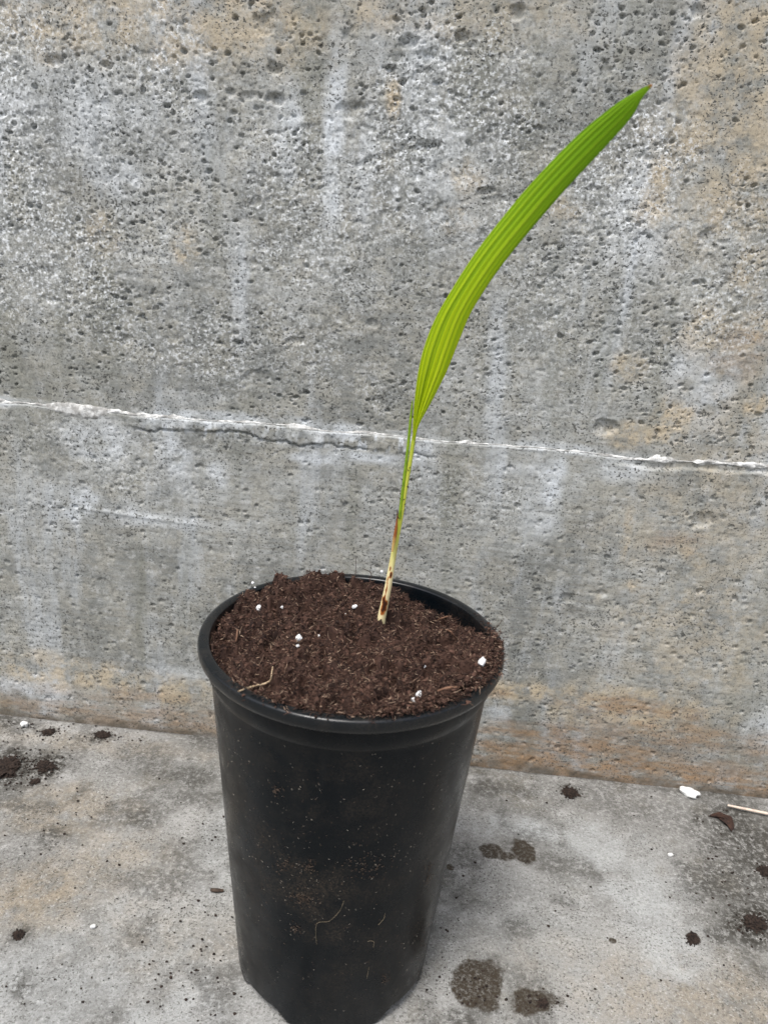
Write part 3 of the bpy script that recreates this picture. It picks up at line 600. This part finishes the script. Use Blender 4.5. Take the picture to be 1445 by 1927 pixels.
# ------------------------------------------------------------------ seedling
def build_palm():
    base = at(717, 1180, 2, POT_H-0.004)
    root = empty('palm_seedling', tuple(base)); tag(root, 'young palm seedling with one long pleated leaf growing from the pot', 'plant')
    y0 = base[1]
    def pt(x, y, yy): return at(x, y, 1, yy)
    # blade outline: left and right edge seen in the photograph, leaning a little towards the viewer at the tip
    E = [(777, 828, 780, 828), (777, 806, 785.5, 806), (778, 786, 794, 787), (779, 768, 803, 771), (782, 736, 820, 738), (787, 697, 841, 694), (798, 650, 861, 643), (819, 597, 884, 588), (852, 539, 917, 534), (895, 473, 955, 482), (949, 403, 1008, 418), (1005, 337, 1062, 356), (1085, 255, 1132, 282), (1154, 198, 1186, 222), (1196, 172, 1207, 186), (1224, 158, 1227, 161)]
    E = np.array(E, float); n = len(E)
    t = np.linspace(0, n-1, (n-1)*9+1); i = np.clip(t.astype(int), 0, n-2); f = (t-i)[:, None]
    g = lambda k: E[np.clip(k, 0, n-1)]
    a, b, c, d = g(i-1), g(i), g(i+1), g(i+2)
    Q = 0.5*((2*b)+(c-a)*f+(2*a-5*b+4*c-d)*f**2+(3*b-a-3*c+d)*f**3)
    m = len(Q); s = np.concatenate([[0], np.cumsum(np.hypot(*np.diff((Q[:, :2]+Q[:, 2:])/2, axis=0).T))]); s /= s[-1]
    nc = 57
    # pleats: a W-folded blade, five ribs, edges turned back
    u = np.linspace(-1, 1, nc)
    tri = np.interp(u, [-1, -.86, -.70, -.56, -.40, -.20, .02, .20, .42, .58, .84, 1], [1, .25, .95, .35, 1, .0, .75, .25, 1, .55, .85, .1])              # 1 at fold crest, 0 in the valley
    P = np.zeros((m, nc, 3)); rib = np.zeros((m, nc))
    for k in range(m):
        yy = y0 - 0.004 - 0.030*s[k] - 0.02*s[k]**2
        tilt = 0.30*math.sin(math.pi*min(1, s[k]*1.1)) + 0.10     # the left edge lies further back than the right
        L, R = pt(Q[k, 0], Q[k, 1], yy), pt(Q[k, 2], Q[k, 3], yy)
        wd = np.linalg.norm(R-L)/2
        L = pt(Q[k, 0], Q[k, 1], yy+wd*tilt); R = pt(Q[k, 2], Q[k, 3], yy-wd*tilt)
        mid = (L+R)/2; ax = (R-L)/2
        Q0 = (Q[min(k+1, m-1), :2]+Q[min(k+1, m-1), 2:]-Q[max(k-1, 0), :2]-Q[max(k-1, 0), 2:])
        dirv = pt(Q[k, 0]+Q0[0]*.05, Q[k, 1]+Q0[1]*.05, yy)-pt(Q[k, 0], Q[k, 1], yy)
        nrm = np.cross(ax, dirv); nrm /= np.linalg.norm(nrm)
        if nrm[1] > 0: nrm = -nrm
        # open wide in the middle, folded tighter at the foot and tip
        dep = wd*(0.085+0.40*(1-sm(0, .25, s[k])))
        cup = -wd*0.22*(u**2-0.4)
        P[k] = mid+ax*u[:, None]+nrm*((tri-0.5)*dep*(0.9 if k else .2)+cup)[:, None]
        rib[k] = np.clip((tri-0.80)/0.2, 0, 1)*(1-0.75*s[k])
    A = dict(along=np.repeat(s, nc), across=np.tile(u, m), rib=rib)
    # a real thin sheet: front and back faces 0.25 mm apart
    V = P.reshape(-1, 3); Fq = grid_faces(m, nc)
    o = link('leaf_blade', mesh_np('leaf_blade', V, Fq, True, A), M_LEAF, root); o['label'] = 'long pleated bright green leaf blade, tip pointing right'
    sol = o.modifiers.new('thickness', 'SOLIDIFY'); sol.thickness = 0.00022; sol.offset = 0
    # stem: cream foot, greener upwards, with brown scars
    ST = [(716, 1186, 7.6), (718, 1163, 7.4), (724, 1134, 6.8), (730, 1105, 6.2), (735, 1076, 5.6), (740, 1047, 5.0), (748, 1003, 4.4), (756, 959, 4.3), (763, 916, 3.9), (771, 872, 3.6), (778, 828, 3.3), (782, 806, 2.6), (787, 780, 1.4)]
    pts = []; N = len(ST)
    for k, (x, y, r) in enumerate(ST): pts.append(pt(x, y, y0-0.004*k/N))
    pts[-1] += np.array([0, 0.0006, 0])
    px = lambda y: 0.5*(y)/FPX
    rad = [r*0.00031 for _, _, r in ST]
    def brown(V, al, th):
        z = V[:, 2]
        zp = lambda y: at(730, y, 1, y0)[2]
        n = fbm(th*1.6+5, z*900, 140, 3); nb = fbm(th*2.2, z*380, 150, 3)
        out = np.zeros(len(z))
        def patch(y, h, thc, tw, s):
            dth = np.abs((th-thc+np.pi) % (2*np.pi)-np.pi)
            return s*np.exp(-((z-zp(y))/(h*0.00031))**2-(dth/tw)**2)
        f0 = 0.5*np.pi
        for q in [(1140, 16, f0, 1.0, 1.25), (1128, 10, f0-.5, .8, 1.2), (1110, 16, f0-.35, .30, 1.1), (1090, 14, f0-.5, .25, 1.1), (1077, 8, f0+.25, .45, 1.2), (1066, 6, f0-.3, .35, 1.0), (1050, 16, f0-.8, .2, .9), (1030, 30, f0+1.0, .3, .8)]:
            out = np.maximum(out, patch(*q))
        return dict(brown=np.clip(out*(1.9*nb+.6*n-.22), 0, 1))
    st = tube('stem', pts, rad, M_STEM, root, ns=20, res=16, attrs=brown); st['label'] = 'cream stem foot with brown scars, turning yellow green'
    # furled second leaf beside the stem
    SP = [(752, 975, 2.6), (755, 945, 2.6), (762, 887, 2.5), (768, 838, 2.7), (772, 794, 2.2), (775, 765, 1.4), (776, 752, .5)]
    tube('furled_leaf', [pt(x, y, y0-0.0035) for x, y, r in SP], [r*.00031 for *_, r in SP], plain('furled_green', (0.14, 0.25, 0.010), (0.22, 0.34, 0.015), 300, .45, .1), root, ns=10, res=8)
    # dead brown sheath hugging the left of the stem, its tip free
    SHp = [(738, 1038, 1.6), (742, 1015, 3.0), (744.5, 1000, 2.8), (747, 980, 1.6), (748, 968, 1.2), (747.5, 959, .6)]
    tube('dead_sheath', [pt(x, y, y0-0.0050) for x, y, r in SHp], [r*.00031 for *_, r in SHp], M_SHEATH, root, ns=9, res=8)
    # tiny dark hairs on the stem
    for x, y, dx in ((770, 881, 1), (772, 902, 1), (766, 916, 1), (757, 903, -1), (757, 915, -1), (754, 930, -1), (753, 939, -1), (759, 941, 1), (767, 918, 1), (761, 950, 1), (751, 976, -1), (769, 886, -1)):
        p = pt(x, y, y0-.0050); q = pt(x+2.5*dx, y-2.5, y0-.0056)
        tube('stem_hair', [p, (p+q)/2, q], [.0003, .00026, .00015], M_HAIR, st, ns=4, res=1)
build_palm()

# ------------------------------------------------------------------ dirt on the pot
def pot_pt(az, z, lift=0.0002):
    r = body_r(z)+lift; return np.array([r*math.cos(az), r*math.sin(az), z])
def on_pot(x, y):
    d = _F + _R*(x-SW/2)/FPX - _U*(y-SH/2)/FPX
    for i in range(1200):
        p = CAM+d*(0.2+0.5*i/1200)
        if math.hypot(p[0], p[1]) <= body_r(p[2])+.0002: return math.atan2(p[1], p[0]), p[2]
    return -1.6, .1
def build_pot_dirt():
    rs = np.random.RandomState(17); V, Fc, T = [], [], []
    def sliver(az, z, L, w, tint, lift=.00015):
        a = rs.uniform(0, np.pi); k = len(V); r = body_r(z)
        for t, ww in ((-1, .5), (0, 1), (1, .4)):
            dz = t*L/2*math.sin(a)+rs.normal(0, L*.08); da = t*L/2*math.cos(a)/r
            nz, na = -math.cos(a)*w*ww, math.sin(a)*w*ww/r
            p = pot_pt(az+da, z+dz, lift+.0002*(t == 0)); V.append(pot_pt(az+da+na, z+dz+nz, lift)); V.append(p+np.array([0, 0, 0])*0); V.append(pot_pt(az+da-na, z+dz-nz, lift))
            T.extend([tint]*3)
        for i in (0, 1):
            for j in (0, 1): q = k+i*3+j; Fc.append((q, q+1, q+4)); Fc.append((q, q+4, q+3))
    for _ in range(480):
        sliver(rs.uniform(-math.pi*.95, -.0), 0.006+0.19*rs.rand(), rs.uniform(.0003, .0011), rs.uniform(.00004, .00010), rs.choice([.55, .8, .95, 1.0], p=[.35, .25, .25, .15]))
    for (x, y, sx, sy, n, big) in [(690, 1600, 36, 26, 110, 0), (575, 1670, 40, 28, 130, 0), (560, 1545, 60, 35, 60, 0), (520, 1480, 40, 30, 60, 0), (500, 1600, 40, 20, 90, 0), (440, 1420, 16, 30, 60, 0), (650, 1740, 80, 25, 90, 0), (790, 1790, 20, 50, 90, 0), (840, 1470, 30, 60, 80, 0), (700, 1480, 90, 50, 60, 0), (690, 1630, 26, 12, 90, .5), (570, 1690, 12, 8, 120, .5), (535, 1630, 12, 9, 60, .5), (586, 1632, 10, 8, 40, .5), (808, 1638, 5, 10, 40, .6), (806, 1655, 4, 8, 30, .6), (557, 1746, 5, 5, 40, .6), (788, 1838, 8, 6, 30, .5), (795, 1780, 6, 10, 40, .5), (727, 1841, 5, 5, 30, .6), (520, 1488, 5, 5, 30, .4)]:
        for _ in range(int(n*(.9 if big else .55))):
            az, z = on_pot(rs.normal(x, sx), rs.normal(y, sy))
            sliver(az, max(.006, min(.195, z)), rs.uniform(.0004, .0013), rs.uniform(.00005, .00014)*(2.6 if big else 1), rs.uniform(.1, .7) if big else rs.choice([.45, .7, .9, 1.0]), .0002+big*.0005*rs.rand())
    me = mesh_np('dried_soil_specks', np.array(V), np.array(Fc), True, dict(tint=np.array(T)))
    o = link('dried_soil_specks', me, M_SPECK, POT); o['kind'] = 'stuff'
    for P in ([(596, 1776), (596, 1738), (620, 1733), (640, 1712), (647, 1694)], [(712, 1740), (722, 1728), (724, 1718)], [(691, 1771), (703, 1771), (702, 1782)], [(690, 1841), (692, 1830), (694, 1819)]):
        tube('dried_fibre', [pot_pt(*on_pot(x, y),   .0003) for x, y in P], .00009, M_THREAD, POT, ns=4, res=4)
build_pot_dirt()

# ------------------------------------------------------------------ loose things on the ground
G = lambda x, y, dz=0.0: (*gp(x, y), dz)
tag(pebble('white_stone', G(1294, 1495, .0025), .0060, 40, M_STONE, .55, 3, .4, 1.0), 'largest white stone on the slab, right foot of the wall', 'stone', 'small white stones on the slab')
tag(pebble('white_stone', G(46, 1366, .002), .0040, 41, M_STONE, .55, 3, .4, 1.0), 'oval white stone at the foot of the wall, far left', 'stone', 'small white stones on the slab')
tag(pebble('white_stone', G(176, 1745, .001), .0019, 42, M_STONE, .6, 3, .4, 1.0), 'tiny white stone on the slab left of the pot', 'stone', 'small white stones on the slab')
tag(pebble('white_stone', G(1260, 1610, .001), .0017, 43, M_STONE, .6, 3, .4, 1.0), 'tiny white stone on the slab below the largest white one', 'stone', 'small white stones on the slab')
clods = [(14, 1446, .0095, 'largest dark soil clod on the slab, at the left edge'), (86, 1443, .0055, 'dark soil clod right of the largest left one'), (67, 1471, .0030, 'small dark clod below the two large left clods'), (92, 1378, .0040, 'flat dark clod near the far left white stone'),
    (193, 1383, .0046, 'brown soil clod at the foot of the wall, left'), (1073, 1492, .0052, 'dark oval soil clod at the wall foot right of the pot'), (1418, 1738, .0060, 'black soil clod at the right edge of the slab'), (1439, 1640, .0040, 'dark clod at the right edge, above the black one'),
    (1304, 1767, .0030, 'small round brown clod left of the black right edge clod'), (1021, 1889, .0032, 'dark crumb on the damp stain near the lower right'), (36, 1759, .0030, 'small dark clod at the lower left of the slab')]
for i, (x, y, s, lab) in enumerate(clods):
    tag(pebble('soil_clod', G(x, y, s*.10), s, 60+i, M_CLOD, .20, 5, .62, 3.6), lab, 'soil clod', 'soil clods on the slab')
tag(tube('twig', [G(397, 1677, .0012), G(408, 1679, .0016), G(421, 1678, .001)], [.0010, .0014, .0008], M_HAIR, ns=6), 'short dark twig on the slab left of the pot', 'twig')
tag(tube('straw', [G(1367, 1521, .003), G(1405, 1530, .0035), G(1460, 1541, .003), G(1500, 1552, .002)], [.0008, .0011, .0011, .0010], M_STRAW, ns=7), 'pale straw lying on the slab at the right edge', 'straw')
def dry_leaf():
    pts = [(1330, 1537), (1352, 1533), (1375, 1540), (1381, 1562), (1376, 1568), (1364, 1556), (1350, 1543)]
    c = np.mean([gp(*p) for p in pts], 0); bm = bmesh.new()
    top = [bm.verts.new((*gp(*p), .0012+.0015*(i % 2))) for i, p in enumerate(pts)]; cv = bm.verts.new((*c, .0042))
    for i in range(len(top)): bm.faces.new((top[i], top[(i+1) % len(top)], cv))
    bmesh.ops.recalc_face_normals(bm, faces=bm.faces[:]); bmesh.ops.subdivide_edges(bm, edges=bm.edges[:], cuts=3, use_grid_fill=True)
    for v in bm.verts: v.co.z += .0009*mnoise.noise(v.co*260); v.co.x += .0012*mnoise.noise(v.co*180); v.co.y += .0012*mnoise.noise(v.co*190+Vector((3, 1, 2)))
    me = bpy.data.meshes.new('dry_leaf'); bm.to_mesh(me); bm.free()
    o = link('dry_leaf', me, M_DRYLEAF); s = o.modifiers.new('thickness', 'SOLIDIFY'); s.thickness = .0004
    tag(o, 'dark brown shrivelled leaf under the pale straw', 'leaf')
dry_leaf()
def crumbs():
    rs = np.random.RandomState(23); bm = bmesh.new(); bmesh.ops.create_icosphere(bm, subdivisions=1, radius=1)
    bv = np.array([v.co[:] for v in bm.verts]); bf = np.array([[v.index for v in f.verts] for f in bm.faces]); bm.free()
    c, s = [], []
    for (x, y, sx, sy, n) in [(25, 1448, 45, 22, 330), (86, 1444, 24, 15, 160), (40, 1370, 60, 14, 60), (200, 1390, 50, 14, 40), (300, 1600, 160, 130, 120), (120, 1580, 80, 50, 50), (380, 1730, 40, 70, 50), (1350, 1560, 70, 30, 70), (1415, 1737, 26, 14, 160), (1437, 1642, 16, 12, 70), (1074, 1492, 14, 9, 70), (193, 1384, 16, 8, 60), (92, 1378, 16, 7, 60), (1304, 1767, 10, 6, 40), (1400, 1700, 50, 60, 90), (1100, 1650, 180, 120, 90), (1010, 1885, 26, 12, 50), (890, 1860, 30, 16, 30), (900, 1885, 30, 16, 14), (860, 1700, 20, 80, 30), (400, 1860, 60, 40, 30), (250, 1830, 160, 70, 60), (1150, 1850, 180, 60, 50)]:
        for _ in range(n):
            px, py = gp(rs.normal(x, sx), rs.normal(y, sy))
            if math.hypot(px, py) < .062 or py > WALL_Y-.006: continue
            r = .0003+.0007*rs.rand()**3; c.append((px, py, r*.3)); s.append(r)
    c, s = np.array(c), np.array(s); n = len(c)
    V = bv[None]*(0.6+0.8*rs.rand(n, len(bv), 1))*s[:, None, None]*np.array([1.2, 1, .6])+c[:, None]
    F = (bf[None]+np.arange(n)[:, None, None]*len(bv)).reshape(-1, 3)
    o = link('soil_crumbs_on_slab', mesh_np('soil_crumbs_on_slab', V.reshape(-1, 3), F, False), M_CLOD)
    tag(o, 'dark loose soil crumbs scattered over the slab', 'soil', kind='stuff')
crumbs()
